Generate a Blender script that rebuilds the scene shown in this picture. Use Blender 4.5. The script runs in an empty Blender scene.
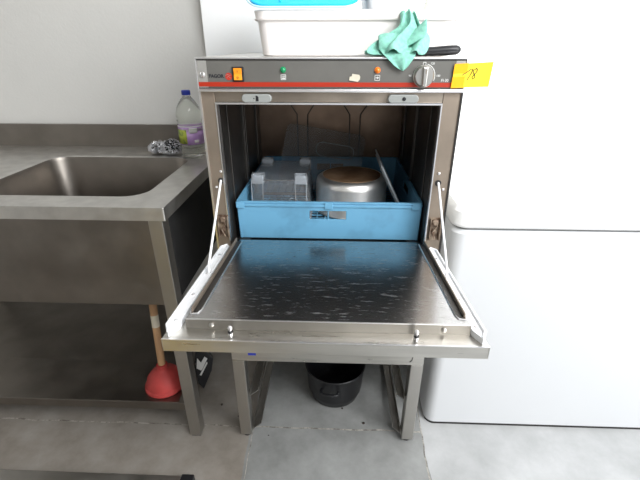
import bpy, bmesh, math, random
from mathutils import Vector, Matrix, noise
random.seed(4)
SC = bpy.context.scene
COL = SC.collection
PI = math.pi

# ------------------------------------------------------------ camera
cd = bpy.data.cameras.new('camera'); cam = bpy.data.objects.new('camera', cd); COL.objects.link(cam)
cd.sensor_width = 36.0; cd.lens = 405.0 / 640.0 * 36.0; cd.clip_start = 0.02
cam.location = (0.014, -0.976, 1.25)
cam.rotation_euler = (math.radians(90 - 25.7), 0, math.radians(2.1))
SC.camera = cam

# ------------------------------------------------------------ world, lights, exposure
w = bpy.data.worlds.new('world'); SC.world = w; w.use_nodes = True
bg = w.node_tree.nodes['Background']
bg.inputs[0].default_value = (0.93, 0.97, 1.0, 1); bg.inputs[1].default_value = 0.55
def area(name, loc, target, size, power, color=(1, 1, 1)):
    l = bpy.data.lights.new(name, 'AREA'); l.shape = 'RECTANGLE'; l.size, l.size_y = size
    l.energy = power; l.color = color
    o = bpy.data.objects.new(name, l); COL.objects.link(o); o.location = loc
    o.rotation_euler = (Vector(target) - Vector(loc)).to_track_quat('-Z', 'Y').to_euler()
    return o
area('skylight', (1.2, -1.3, 2.85), (0.25, 0.3, 0.9), (1.8, 1.2), 100, (0.98, 0.99, 1.0))
area('daylight_doorway', (2.3, -1.9, 1.7), (0.2, 0.2, 0.8), (1.4, 1.6), 45, (0.97, 0.99, 1.0))
SC.view_settings.view_transform = 'Standard'
try: SC.view_settings.look = 'None'
except Exception: pass
SC.view_settings.exposure = 0.5
SC.view_settings.gamma = 1.0
SC.view_settings.use_curve_mapping = False

# ------------------------------------------------------------ materials
def nodes_of(m): return m.node_tree.nodes, m.node_tree.links
def mat(name, color, rough=0.5, metal=0.0, trans=0.0, var=0.0, vscale=8.0, bump=0.0, bscale=60.0,
        stretch=(1, 1, 1), rvar=0.0, alpha=1.0, ior=1.45, color2=None, spec=None, thresh=None, coat=0.0):
    m = bpy.data.materials.new(name); m.use_nodes = True
    N, L = nodes_of(m); b = N['Principled BSDF']
    b.inputs['Base Color'].default_value = (*color, 1); b.inputs['Roughness'].default_value = rough
    b.inputs['Metallic'].default_value = metal; b.inputs['Transmission Weight'].default_value = trans
    b.inputs['Alpha'].default_value = alpha; b.inputs['IOR'].default_value = ior
    b.inputs['Coat Weight'].default_value = coat
    if spec is not None: b.inputs['Specular IOR Level'].default_value = spec
    tc = N.new('ShaderNodeTexCoord'); mp = N.new('ShaderNodeMapping'); mp.inputs['Scale'].default_value = stretch
    L.new(tc.outputs['Object'], mp.inputs['Vector'])
    if var > 0 or color2:
        n = N.new('ShaderNodeTexNoise'); n.inputs['Scale'].default_value = vscale; n.inputs['Detail'].default_value = 6
        L.new(mp.outputs[0], n.inputs['Vector'])
        r = N.new('ShaderNodeValToRGB'); t = thresh or (0.35, 0.65)
        r.color_ramp.elements[0].position = t[0]; r.color_ramp.elements[1].position = t[1]
        c2 = color2 or tuple(c * (1 - var) for c in color)
        r.color_ramp.elements[0].color = (*c2, 1); r.color_ramp.elements[1].color = (*color, 1)
        L.new(n.outputs['Fac'], r.inputs[0]); L.new(r.outputs[0], b.inputs['Base Color'])
    if rvar > 0:
        n2 = N.new('ShaderNodeTexNoise'); n2.inputs['Scale'].default_value = vscale * 1.7; n2.inputs['Detail'].default_value = 5
        L.new(mp.outputs[0], n2.inputs['Vector'])
        mr = N.new('ShaderNodeMapRange'); mr.inputs['To Min'].default_value = max(0.02, rough - rvar); mr.inputs['To Max'].default_value = rough + rvar
        mr.inputs['From Min'].default_value = 0.3; mr.inputs['From Max'].default_value = 0.7
        L.new(n2.outputs['Fac'], mr.inputs['Value']); L.new(mr.outputs[0], b.inputs['Roughness'])
    if bump > 0:
        n3 = N.new('ShaderNodeTexNoise'); n3.inputs['Scale'].default_value = bscale; n3.inputs['Detail'].default_value = 4
        L.new(mp.outputs[0], n3.inputs['Vector'])
        bp = N.new('ShaderNodeBump'); bp.inputs['Strength'].default_value = bump; bp.inputs['Distance'].default_value = 0.004
        L.new(n3.outputs['Fac'], bp.inputs['Height']); L.new(bp.outputs[0], b.inputs['Normal'])
    return m
M = {}
M['steel'] = mat('brushed_steel', (0.62, 0.60, 0.56), 0.33, 1, var=0.18, vscale=6, rvar=0.08, stretch=(1, 1, 14), bump=0.03, bscale=80)
M['steel_h'] = mat('brushed_steel_horizontal', (0.64, 0.62, 0.58), 0.33, 1, var=0.15, vscale=6, rvar=0.07, stretch=(1, 12, 12), bump=0.03, bscale=70)
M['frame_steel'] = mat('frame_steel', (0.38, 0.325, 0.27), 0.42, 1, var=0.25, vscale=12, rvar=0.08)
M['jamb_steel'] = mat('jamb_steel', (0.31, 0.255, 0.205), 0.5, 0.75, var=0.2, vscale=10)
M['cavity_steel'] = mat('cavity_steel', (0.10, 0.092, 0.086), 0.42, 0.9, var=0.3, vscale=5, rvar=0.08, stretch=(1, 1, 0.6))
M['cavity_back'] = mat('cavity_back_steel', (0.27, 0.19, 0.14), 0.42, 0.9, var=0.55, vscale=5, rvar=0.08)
M['bright_edge'] = mat('bright_edge', (0.86, 0.85, 0.86), 0.3, 1)
M['tray_steel'] = mat('tray_steel', (0.60, 0.60, 0.60), 0.24, 1, rvar=0.07, vscale=9)
M['panel'] = mat('panel_grey', (0.155, 0.15, 0.138), 0.45, 0.3, var=0.12, vscale=14)
M['panel_end'] = mat('panel_end_grey', (0.36, 0.35, 0.33), 0.45, 0.3, var=0.1)
M['red'] = mat('stripe_red', (0.36, 0.022, 0.006), 0.45)
M['logo_red'] = mat('logo_red', (0.45, 0.03, 0.015), 0.4)
M['black'] = mat('black_plastic', (0.012, 0.012, 0.014), 0.38)
M['ink'] = mat('black_ink', (0.015, 0.015, 0.02), 0.6)
M['dark_gap'] = mat('dark_gasket', (0.02, 0.018, 0.017), 0.6)
M['orange'] = mat('orange_switch', (0.95, 0.33, 0.02), 0.25, coat=0.4)
M['amber'] = mat('amber_lens', (0.85, 0.2, 0.015), 0.25, coat=0.4)
M['green'] = mat('green_lens', (0.01, 0.26, 0.10), 0.25, coat=0.4)
M['white_print'] = mat('white_print', (0.72, 0.72, 0.70), 0.6)
M['white_plastic'] = mat('white_plastic', (0.84, 0.85, 0.87), 0.35, var=0.06)
M['latch'] = mat('latch_plastic', (0.27, 0.28, 0.27), 0.35)
M['sticker'] = mat('old_sticker', (0.62, 0.57, 0.46), 0.7, var=0.15, vscale=40)
M['rust'] = mat('rusty_hinge', (0.10, 0.055, 0.035), 0.6, 0.4, color2=(0.36, 0.29, 0.22), vscale=60)
M['dial'] = mat('dial_steel', (0.55, 0.53, 0.50), 0.3, 1)
M['crate'] = mat('blue_plastic', (0.12, 0.315, 0.48), 0.45, var=0.22, vscale=14, thresh=(0.3, 0.5))
M['clear'] = mat('clear_plastic', (0.86, 0.89, 0.92), 0.12, trans=0.93, ior=1.12, var=0.1, vscale=25)
M['clear_white'] = mat('frosted_plastic', (0.72, 0.76, 0.80), 0.25, trans=0.72, ior=1.2)
M['clear_lid'] = mat('dull_clear_plastic', (0.80, 0.83, 0.85), 0.05, trans=0.94, ior=1.2)
M['pale_lid'] = mat('pale_translucent_plastic', (0.50, 0.54, 0.57), 0.35, trans=0.3, ior=1.3)
M['alu'] = mat('brushed_aluminium', (0.92, 0.90, 0.87), 0.42, 1, var=0.08, vscale=10, stretch=(1, 1, 6))
M['scorched'] = mat('scorched_aluminium', (0.55, 0.37, 0.23), 0.5, 0.8, color2=(0.30, 0.17, 0.09), vscale=14)
M['tub'] = mat('white_tub', (0.90, 0.86, 0.84), 0.35)
M['lid_blue'] = mat('cyan_plastic', (0.02, 0.50, 0.86), 0.35)
M['lid_rim'] = mat('pale_rim_plastic', (0.55, 0.82, 0.90), 0.35)
M['cloth'] = mat('green_cloth', (0.27, 0.62, 0.50), 0.95, var=0.25, vscale=120, bump=0.6, bscale=500)
M['note'] = mat('yellow_note', (1.0, 0.74, 0.03), 0.6)
M['tape'] = mat('orange_tape_overlap', (0.95, 0.42, 0.01), 0.3)
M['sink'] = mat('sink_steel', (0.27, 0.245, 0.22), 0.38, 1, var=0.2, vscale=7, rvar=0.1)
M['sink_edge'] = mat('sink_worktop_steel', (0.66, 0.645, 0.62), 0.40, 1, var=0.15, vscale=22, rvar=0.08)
M['side_shade'] = mat('side_shade_black', (0.018, 0.018, 0.018), 0.75, var=0.3, vscale=20)  # near-black colour stands in for shade on the sink's side by the dishwasher
M['leg_steel'] = mat('leg_steel', (0.52, 0.50, 0.47), 0.38, 1, var=0.15, vscale=8, rvar=0.08, stretch=(1, 1, 0.3))
M['scourer'] = mat('steel_wool', (0.75, 0.75, 0.78), 0.35, 1)
M['rubber_red'] = mat('red_rubber', (0.50, 0.055, 0.05), 0.6, var=0.25, vscale=15)
M['wood'] = mat('pale_wood', (0.50, 0.29, 0.15), 0.6, var=0.25, vscale=9, stretch=(8, 8, 1))
M['navy'] = mat('blue_cap', (0.015, 0.03, 0.25), 0.35)
M['pet'] = mat('clear_bottle', (0.90, 0.92, 0.86), 0.07, trans=0.85, ior=1.3)
M['purple'] = mat('purple_label', (0.46, 0.25, 0.60), 0.5, color2=(0.62, 0.42, 0.72), vscale=30)
M['lime'] = mat('lime_label', (0.42, 0.48, 0.06), 0.5, color2=(0.16, 0.22, 0.05), vscale=50, thresh=(0.4, 0.5))
M['enamel'] = mat('black_enamel', (0.010, 0.010, 0.012), 0.4, var=0.3, vscale=30)
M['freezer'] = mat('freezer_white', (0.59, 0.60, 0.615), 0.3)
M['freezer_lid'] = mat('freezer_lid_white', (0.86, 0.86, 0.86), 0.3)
M['grey_rubber'] = mat('grey_gasket', (0.22, 0.22, 0.21), 0.6)
M['wall'] = mat('painted_wall_grey', (0.60, 0.59, 0.565), 0.7, var=0.05, vscale=3, bump=0.15, bscale=120)
M['wall_white'] = mat('painted_wall_white', (0.96, 0.96, 0.96), 0.5)
M['blue_tag'] = mat('blue_tag', (0.03, 0.05, 0.40), 0.5)
M['stone'] = mat('dark_crumb', (0.03, 0.02, 0.015), 0.9)
M['scratch'] = mat('limescale', (0.75, 0.76, 0.78), 0.7, 0.2)

def floor_material():
    m = bpy.data.materials.new('concrete_floor'); m.use_nodes = True
    N, L = nodes_of(m); b = N['Principled BSDF']; b.inputs['Roughness'].default_value = 0.62
    tc = N.new('ShaderNodeNewGeometry'); sep = N.new('ShaderNodeSeparateXYZ')
    nz = N.new('ShaderNodeTexNoise'); nz.inputs['Scale'].default_value = 9; nz.inputs['Detail'].default_value = 8
    L.new(tc.outputs['Position'], nz.inputs['Vector'])
    wob = N.new('ShaderNodeVectorMath'); wob.operation = 'MULTIPLY_ADD'
    L.new(nz.outputs['Color'], wob.inputs[0]); wob.inputs[1].default_value = (0.018,) * 3; L.new(tc.outputs['Position'], wob.inputs[2])
    L.new(wob.outputs[0], sep.inputs[0])
    def math_(op, a, bb, c=None):
        n = N.new('ShaderNodeMath'); n.operation = op
        for i, v in enumerate((a, bb, c)):
            if v is None: continue
            if isinstance(v, (int, float)): n.inputs[i].default_value = v
            else: L.new(v, n.inputs[i])
        return n.outputs[0]
    X, Y = sep.outputs[0], sep.outputs[1]
    big = N.new('ShaderNodeTexNoise'); big.inputs['Scale'].default_value = 4.5; big.inputs['Detail'].default_value = 9; big.inputs['Roughness'].default_value = 0.65
    L.new(tc.outputs['Position'], big.inputs['Vector'])
    ramp = N.new('ShaderNodeValToRGB'); ramp.color_ramp.elements[0].position = 0.3; ramp.color_ramp.elements[1].position = 0.7
    ramp.color_ramp.elements[0].color = (0.155, 0.157, 0.152, 1); ramp.color_ramp.elements[1].color = (0.31, 0.315, 0.31, 1)
    L.new(big.outputs['Fac'], ramp.inputs[0])
    ramp2 = N.new('ShaderNodeValToRGB'); ramp2.color_ramp.elements[0].position = 0.3; ramp2.color_ramp.elements[1].position = 0.7
    ramp2.color_ramp.elements[0].color = (0.17, 0.145, 0.12, 1); ramp2.color_ramp.elements[1].color = (0.33, 0.305, 0.275, 1)
    L.new(big.outputs['Fac'], ramp2.inputs[0])
    left = math_('LESS_THAN', X, -0.262)
    mix = N.new('ShaderNodeMix'); mix.data_type = 'RGBA'
    L.new(left, mix.inputs[0]); L.new(ramp.outputs[0], mix.inputs[6]); L.new(ramp2.outputs[0], mix.inputs[7])
    ramp3 = N.new('ShaderNodeValToRGB'); ramp3.color_ramp.elements[0].position = 0.3; ramp3.color_ramp.elements[1].position = 0.7
    ramp3.color_ramp.elements[0].color = (0.33, 0.335, 0.335, 1); ramp3.color_ramp.elements[1].color = (0.49, 0.495, 0.50, 1)
    L.new(big.outputs['Fac'], ramp3.inputs[0])
    mixr = N.new('ShaderNodeMix'); mixr.data_type = 'RGBA'
    L.new(math_('GREATER_THAN', X, 0.348), mixr.inputs[0]); L.new(mix.outputs[2], mixr.inputs[6]); L.new(ramp3.outputs[0], mixr.inputs[7])
    mix = mixr
    # joints between the slabs
    dy = math_('ABSOLUTE', math_('SUBTRACT', Y, 0.057), 0)
    jy = math_('LESS_THAN', dy, 0.0026)
    front = math_('LESS_THAN', Y, 0.057)
    dx1 = math_('ABSOLUTE', math_('ADD', X, 0.252), 0); j1 = math_('MULTIPLY', math_('LESS_THAN', dx1, 0.0014), front)
    dx2 = math_('ABSOLUTE', math_('SUBTRACT', math_('SUBTRACT', X, 0.347), math_('MULTIPLY', Y, 0.04)), 0); j2 = math_('LESS_THAN', dx2, 0.0022)
    inside = math_('LESS_THAN', X, 0.345)
    jy = math_('MULTIPLY', jy, inside)
    j = math_('MINIMUM', math_('ADD', math_('ADD', jy, j1), j2), 1)
    fine = N.new('ShaderNodeTexNoise'); fine.inputs['Scale'].default_value = 28; fine.inputs['Detail'].default_value = 8; fine.inputs['Roughness'].default_value = 0.75
    L.new(tc.outputs['Position'], fine.inputs['Vector'])
    jr = N.new('ShaderNodeValToRGB'); jr.color_ramp.elements[0].position = 0.42; jr.color_ramp.elements[1].position = 0.55
    jr.color_ramp.elements[0].color = (0.09, 0.075, 0.06, 1); jr.color_ramp.elements[1].color = (0.42, 0.39, 0.34, 1)
    L.new(fine.outputs['Fac'], jr.inputs[0])
    mix2 = N.new('ShaderNodeMix'); mix2.data_type = 'RGBA'
    L.new(math_('MULTIPLY', j, 0.75), mix2.inputs[0]); L.new(mix.outputs[2], mix2.inputs[6]); L.new(jr.outputs[0], mix2.inputs[7])
    L.new(mix2.outputs[2], b.inputs['Base Color'])
    bp = N.new('ShaderNodeBump'); bp.inputs['Strength'].default_value = 0.15; bp.inputs['Distance'].default_value = 0.003
    L.new(fine.outputs['Fac'], bp.inputs['Height']); L.new(bp.outputs[0], b.inputs['Normal'])
    return m
M['floor'] = floor_material()

def tray_material():
    # dull stainless with scattered pale scuffs
    m = mat('scuffed_tray_steel', (0.44, 0.435, 0.43), 0.22, 1, bump=0.03, bscale=40, stretch=(1, 14, 1))
    N, L = nodes_of(m); b = N['Principled BSDF']
    tc = N.new('ShaderNodeTexCoord'); mp = N.new('ShaderNodeMapping'); mp.inputs['Scale'].default_value = (0.5, 2.6, 1); mp.inputs['Rotation'].default_value = (0, 0, 0.5)
    L.new(tc.outputs['Object'], mp.inputs['Vector'])
    n = N.new('ShaderNodeTexNoise'); n.inputs['Scale'].default_value = 55; n.inputs['Detail'].default_value = 7; n.inputs['Roughness'].default_value = 0.7
    L.new(mp.outputs[0], n.inputs['Vector'])
    r = N.new('ShaderNodeValToRGB'); r.color_ramp.elements[0].position = 0.56; r.color_ramp.elements[1].position = 0.80
    r.color_ramp.elements[0].color = (0, 0, 0, 1); r.color_ramp.elements[1].color = (1, 1, 1, 1)
    L.new(n.outputs['Fac'], r.inputs[0])
    mr = N.new('ShaderNodeMapRange'); mr.inputs['To Min'].default_value = 0.23; mr.inputs['To Max'].default_value = 0.5
    L.new(r.outputs[0], mr.inputs['Value']); L.new(mr.outputs[0], b.inputs['Roughness'])
    mm = N.new('ShaderNodeMapRange'); mm.inputs['To Min'].default_value = 1.0; mm.inputs['To Max'].default_value = 0.72
    L.new(r.outputs[0], mm.inputs['Value']); L.new(mm.outputs[0], b.inputs['Metallic'])
    return m
M['pan_front'] = mat('dull_fold_steel', (0.33, 0.31, 0.28), 0.4, 0.9, var=0.15)
M['tray'] = tray_material()

# ------------------------------------------------------------ mesh builder
OFF = {}
class MB:
    def __init__(s): s.bm = bmesh.new()
    def face(s, vs, mi=0):
        try:
            f = s.bm.faces.new(vs); f.material_index = mi; return f
        except ValueError: return None
    def hexa(s, c, mi=0):
        v = [s.bm.verts.new(p) for p in c]
        for f in ((0, 3, 2, 1), (4, 5, 6, 7), (0, 1, 5, 4), (1, 2, 6, 5), (2, 3, 7, 6), (3, 0, 4, 7)):
            s.face([v[i] for i in f], mi)
        return s
    def box(s, x0, x1, y0, y1, z0, z1, mi=0):
        return s.hexa([(x0, y0, z0), (x1, y0, z0), (x1, y1, z0), (x0, y1, z0), (x0, y0, z1), (x1, y0, z1), (x1, y1, z1), (x0, y1, z1)], mi)
    def prism(s, poly, h, fn, mi=0):
        """extrude the 2D outline poly from h[0] to h[1]; fn(u, v, w) gives the 3D point"""
        a = [s.bm.verts.new(fn(u, v, h[0])) for u, v in poly]; b = [s.bm.verts.new(fn(u, v, h[1])) for u, v in poly]
        n = len(poly); s.face(list(reversed(a)), mi); s.face(b, mi)
        for i in range(n): s.face([a[i], a[(i + 1) % n], b[(i + 1) % n], b[i]], mi)
        return s
    def tube(s, pts, r, seg=12, mi=0, cap=True):
        pts = [Vector(p) for p in pts]; rings = []; rr = r if isinstance(r, (list, tuple)) else [r] * len(pts)
        up = None
        for i, p in enumerate(pts):
            t = (pts[min(i + 1, len(pts) - 1)] - pts[max(i - 1, 0)]).normalized()
            if up is None:
                up = Vector((0, 0, 1)) if abs(t.z) < 0.9 else Vector((1, 0, 0))
            a = t.cross(up).normalized(); b2 = a.cross(t).normalized(); up = b2
            rings.append([s.bm.verts.new(p + (a * math.cos(k * 2 * PI / seg) + b2 * math.sin(k * 2 * PI / seg)) * rr[i]) for k in range(seg)])
        for q in range(len(rings) - 1):
            for k in range(seg): s.face([rings[q][k], rings[q][(k + 1) % seg], rings[q + 1][(k + 1) % seg], rings[q + 1][k]], mi)
        if cap: s.face(list(reversed(rings[0])), mi); s.face(rings[-1], mi)
        return s
    def lathe(s, prof, c, seg=48, mi=0, axis='z', close=False):
        """profile of (radius, height) turned about the axis through c"""
        rings = []
        for r, h in prof:
            ring = []
            for k in range(seg):
                a = 2 * PI * k / seg; u, v = r * math.cos(a), r * math.sin(a)
                p = (c[0] + u, c[1] + v, c[2] + h) if axis == 'z' else (c[0] + u, c[1] - h, c[2] + v)
                ring.append(s.bm.verts.new(p))
            rings.append(ring)
        if close: rings.append(rings[0])
        for q in range(len(rings) - 1):
            for k in range(seg): s.face([rings[q][k], rings[q][(k + 1) % seg], rings[q + 1][(k + 1) % seg], rings[q + 1][k]], mi)
        if not close:
            if prof[0][0] > 1e-5: s.face(list(reversed(rings[0])), mi)
            if prof[-1][0] > 1e-5: s.face(rings[-1], mi)
        return s
    def loft(s, loops, mi=0, cap0=True, cap1=True):
        L_ = [[s.bm.verts.new(p) for p in lp] for lp in loops]; n = len(L_[0])
        for q in range(len(L_) - 1):
            for k in range(n): s.face([L_[q][k], L_[q][(k + 1) % n], L_[q + 1][(k + 1) % n], L_[q + 1][k]], mi)
        if cap0: s.face(list(reversed(L_[0])), mi)
        if cap1: s.face(L_[-1], mi)
        return s
    def panel(s, xb, zb, holes, fn, th, mi=0):
        """slab made of cells between the breaks, with whole cells left out as holes"""
        nx, nz = len(xb) - 1, len(zb) - 1; V = {}
        def v(i, j, k):
            if (i, j, k) not in V: V[(i, j, k)] = s.bm.verts.new(fn(xb[i], zb[j], th * k))
            return V[(i, j, k)]
        full = lambda i, j: 0 <= i < nx and 0 <= j < nz and (i, j) not in holes
        for i in range(nx):
            for j in range(nz):
                if not full(i, j): continue
                s.face([v(i, j, 0), v(i + 1, j, 0), v(i + 1, j + 1, 0), v(i, j + 1, 0)], mi)
                s.face([v(i, j + 1, 1), v(i + 1, j + 1, 1), v(i + 1, j, 1), v(i, j, 1)], mi)
                for di, dj, a, b in ((-1, 0, (0, 0), (0, 1)), (1, 0, (1, 1), (1, 0)), (0, -1, (1, 0), (0, 0)), (0, 1, (0, 1), (1, 1))):
                    if not full(i + di, j + dj):
                        s.face([v(i + a[0], j + a[1], 0), v(i + b[0], j + b[1], 0), v(i + b[0], j + b[1], 1), v(i + a[0], j + a[1], 1)], mi)
        return s
    def xf(s, m): bmesh.ops.transform(s.bm, matrix=m, verts=s.bm.verts); return s
    def build(s, name, m, parent=None, bevel=0.0, smooth=False, subsurf=0, solid=0.0, seg=2, angle=35):
        bm = s.bm
        bmesh.ops.remove_doubles(bm, verts=bm.verts, dist=1e-5)
        bmesh.ops.recalc_face_normals(bm, faces=bm.faces)
        if parent is not None: off = OFF[parent]
        else:
            xs = [v.co.x for v in bm.verts]; ys = [v.co.y for v in bm.verts]; zs = [v.co.z for v in bm.verts]
            off = Vector(((min(xs) + max(xs)) / 2, (min(ys) + max(ys)) / 2, min(zs)))
        bmesh.ops.translate(bm, verts=bm.verts, vec=-off)
        me = bpy.data.meshes.new(name); bm.to_mesh(me); bm.free()
        for mm in (m if isinstance(m, list) else [m]): me.materials.append(mm)
        o = bpy.data.objects.new(name, me); COL.objects.link(o)
        if parent is not None: o.parent = parent
        else: o.location = off
        OFF[o] = off
        if smooth:
            me.shade_smooth()
            try: me.set_sharp_from_angle(angle=math.radians(angle))
            except Exception: pass
        if solid:
            md = o.modifiers.new('solid', 'SOLIDIFY'); md.thickness = solid; md.offset = 0
        if bevel:
            md = o.modifiers.new('bevel', 'BEVEL'); md.width = bevel; md.segments = seg; md.limit_method = 'ANGLE'; md.angle_limit = math.radians(30)
            md.harden_normals = False
        if subsurf:
            md = o.modifiers.new('sub', 'SUBSURF'); md.levels = subsurf; md.render_levels = subsurf
        return o
def empty(name, loc, label, cat, group=None):
    o = bpy.data.objects.new(name, None); COL.objects.link(o); o.location = loc; o.empty_display_size = 0.05
    OFF[o] = Vector(loc); o['label'] = label; o['category'] = cat
    if group: o['group'] = group
    return o
def tag(o, label, cat, group=None):
    o['label'] = label; o['category'] = cat
    if group: o['group'] = group
    return o
def struct(o): o['kind'] = 'structure'; return o
def rrect(x0, x1, y0, y1, r, seg=6):
    p = []
    for cx, cy, a0 in ((x1 - r, y0 + r, -90), (x1 - r, y1 - r, 0), (x0 + r, y1 - r, 90), (x0 + r, y0 + r, 180)):
        for k in range(seg + 1):
            a = math.radians(a0 + 90 * k / seg); p.append((cx + r * math.cos(a), cy + r * math.sin(a)))
    return p
def text(name, body, size, m, parent, loc, rot=(PI / 2, 0, 0), depth=0.0003, sx=1.0, bold=0.0):
    c = bpy.data.curves.new(name, 'FONT'); c.body = body; c.size = size; c.extrude = depth; c.align_x = 'CENTER'; c.align_y = 'CENTER'; c.offset = bold
    t = bpy.data.objects.new(name, c); COL.objects.link(t)
    dg = bpy.context.evaluated_depsgraph_get(); me = bpy.data.meshes.new_from_object(t.evaluated_get(dg))
    bpy.data.objects.remove(t)
    from mathutils import Euler
    mtx = Matrix.Translation(Vector(loc) - OFF[parent]) @ Euler(rot).to_matrix().to_4x4() @ Matrix.Diagonal((sx, 1, 1, 1))
    me.transform(mtx); me.name = name; me.materials.clear(); me.materials.append(m)
    o = bpy.data.objects.new(name, me); COL.objects.link(o); o.parent = parent; OFF[o] = OFF[parent]
    return o

# ------------------------------------------------------------ the setting
struct(MB().box(-2.4, 3.2, -3.2, 0.80, -0.06, 0.0).build('floor', M['floor']))
struct(MB().box(-2.5, 3.2, -3.2, 0.80, 2.9, 3.0).build('ceiling', M['wall']))
struct(MB().box(-2.5, -0.1, -3.3, -3.2, 0.0, 3.0).build('wall_front', M['wall']))
struct(MB().box(-2.4, -0.455, 0.66, 0.80, 0.0, 2.9).build('wall_back', M['wall']))
struct(MB().box(-0.458, 3.2, 0.62, 0.80, 0.0, 2.9).build('wall_right', M['wall_white'], bevel=0.002))
struct(MB().box(-2.5, -2.4, -3.2, 0.80, 0.0, 2.9).build('wall_left', M['wall']))

# ------------------------------------------------------------ stand
st = empty('equipment_stand', (0, 0.3, 0), 'low stainless steel square-tube stand carrying the open dishwasher', 'stand')
def stand_leg(sx, y0):
    x0, x1 = (-0.300, -0.261) if sx < 0 else (0.261, 0.300)
    o = MB().box(x0, x1, y0, y0 + 0.039, 0.0165, 0.352).build('leg', M['leg_steel'], st, bevel=0.0025)
    MB().lathe([(0.010, 0), (0.013, 0.003), (0.013, 0.009), (0.006, 0.011), (0.006, 0.016)], ((x0 + x1) / 2, y0 + 0.02, 0), 16).build('foot', M['black'], o, smooth=True)
for sx in (-1, 1):
    for y0 in (0.0, 0.561): stand_leg(sx, y0)
MB().box(-0.300, 0.300, 0.0, 0.039, 0.3525, 0.389).build('front_rail', M['steel_h'], st, bevel=0.002)
MB().box(-0.300, 0.300, 0.561, 0.60, 0.3525, 0.389).build('back_rail', M['steel_h'], st, bevel=0.002)
for sx in (-1, 1):
    xa, xb = (-0.300, -0.261) if sx < 0 else (0.261, 0.300)
    MB().box(xa, xb, 0.0395, 0.5605, 0.3525, 0.389).build('side_rail', M['steel_h'], st, bevel=0.002)
    for z in (0.026, 0.186):
        w_ = sx * 0.2595
        m = MB()
        # upright web with a chamfered flange folded inwards
        fl = [(w_, 0.015), (sx * 0.233, 0.042), (sx * 0.233, 0.545), (w_, 0.585)]
        m.prism(fl, (z, z + 0.002), lambda u, v, h: (u, v, h))
        wb = [(0.015, z), (0.585, z), (0.585, z + 0.020), (0.015, z + 0.020)]
        m.prism(wb, (w_, w_ - sx * 0.0018), lambda u, v, h: (h, u, v))
        m.prism([(0.042, z), (0.545, z), (0.545, z + 0.012), (0.042, z + 0.012)], (sx * 0.233, sx * 0.2345), lambda u, v, h: (h, u, v))
        m.build('runner', M['leg_steel'], st)
MB().box(-0.247, -0.222, -0.0006, 0.0, 0.3765, 0.3865).build('maker_tag', M['blue_tag'], st)
MB().tube([(0.264, -0.0012, 0.386), (0.262, -0.0012, 0.372), (0.256, -0.0012, 0.366)], 0.0012, 8).build('weld_mark', M['dark_gap'], st)

# ------------------------------------------------------------ dishwasher
dw = empty('dishwasher', (0, 0.3, 0.39), 'stainless steel front-loading dishwasher on a stand, its door hanging open', 'dishwasher')
Z0 = 0.3895
# casing: sides, top, back, bottom, lower front
m = MB()
m.box(-0.300, -0.2975, 0.012, 0.60, Z0, 1.215); m.box(0.2975, 0.300, 0.012, 0.60, Z0, 1.215)
m.box(-0.2975, 0.2975, 0.597, 0.60, Z0, 1.215); m.box(-0.2975, 0.2975, 0.012, 0.597, Z0, Z0 + 0.003)
m.build('casing', M['steel'], dw)
MB().box(-0.299, 0.299, 0.0125, 0.602, 1.2155, 1.2255).build('top_cover', M['steel_h'], dw, bevel=0.002)
MB().box(-0.300, 0.300, 0.004, 0.012, Z0, 0.742).build('lower_front_panel', M['steel'], dw, bevel=0.001)
# front frame round the mouth
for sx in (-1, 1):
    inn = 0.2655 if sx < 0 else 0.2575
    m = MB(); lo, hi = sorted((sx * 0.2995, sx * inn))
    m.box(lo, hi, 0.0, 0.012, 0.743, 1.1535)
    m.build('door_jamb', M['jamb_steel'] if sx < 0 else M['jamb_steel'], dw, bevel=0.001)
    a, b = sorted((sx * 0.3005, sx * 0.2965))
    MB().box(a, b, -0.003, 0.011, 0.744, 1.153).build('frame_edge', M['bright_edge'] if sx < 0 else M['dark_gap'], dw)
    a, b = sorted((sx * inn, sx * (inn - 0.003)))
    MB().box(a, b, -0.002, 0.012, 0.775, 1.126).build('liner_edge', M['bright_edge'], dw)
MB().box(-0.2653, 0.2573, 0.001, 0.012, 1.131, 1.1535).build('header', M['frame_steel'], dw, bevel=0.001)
MB().box(-0.2653, 0.2573, -0.003, 0.012, 1.1262, 1.1302).build('mouth_trim', M['bright_edge'], dw)
MB().box(-0.2995, 0.2995, -0.010, 0.011, 1.1540, 1.1590).build('drip_strip', M['bright_edge'], dw, bevel=0.001)
# cavity lining
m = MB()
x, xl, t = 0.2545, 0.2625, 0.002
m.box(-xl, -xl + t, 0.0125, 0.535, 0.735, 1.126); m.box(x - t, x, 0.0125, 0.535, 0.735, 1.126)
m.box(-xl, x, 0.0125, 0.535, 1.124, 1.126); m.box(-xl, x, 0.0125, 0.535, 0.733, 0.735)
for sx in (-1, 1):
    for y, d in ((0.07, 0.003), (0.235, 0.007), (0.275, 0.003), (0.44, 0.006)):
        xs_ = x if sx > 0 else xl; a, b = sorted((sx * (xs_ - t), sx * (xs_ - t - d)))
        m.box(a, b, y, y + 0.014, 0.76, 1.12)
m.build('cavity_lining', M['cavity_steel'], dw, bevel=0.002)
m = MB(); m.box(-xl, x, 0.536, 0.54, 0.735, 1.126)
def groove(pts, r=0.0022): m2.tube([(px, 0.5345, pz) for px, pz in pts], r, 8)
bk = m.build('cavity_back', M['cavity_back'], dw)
m2 = MB()
for c in (-0.105, 0.085):
    for s in (-1, 1): groove([(c + s * 0.062, 1.12), (c + s * 0.040, 1.055), (c + s * 0.019, 1.025), (c + s * 0.017, 0.80)])
m2.build('pressed_rib', M['cavity_steel'], bk, smooth=True)
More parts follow.
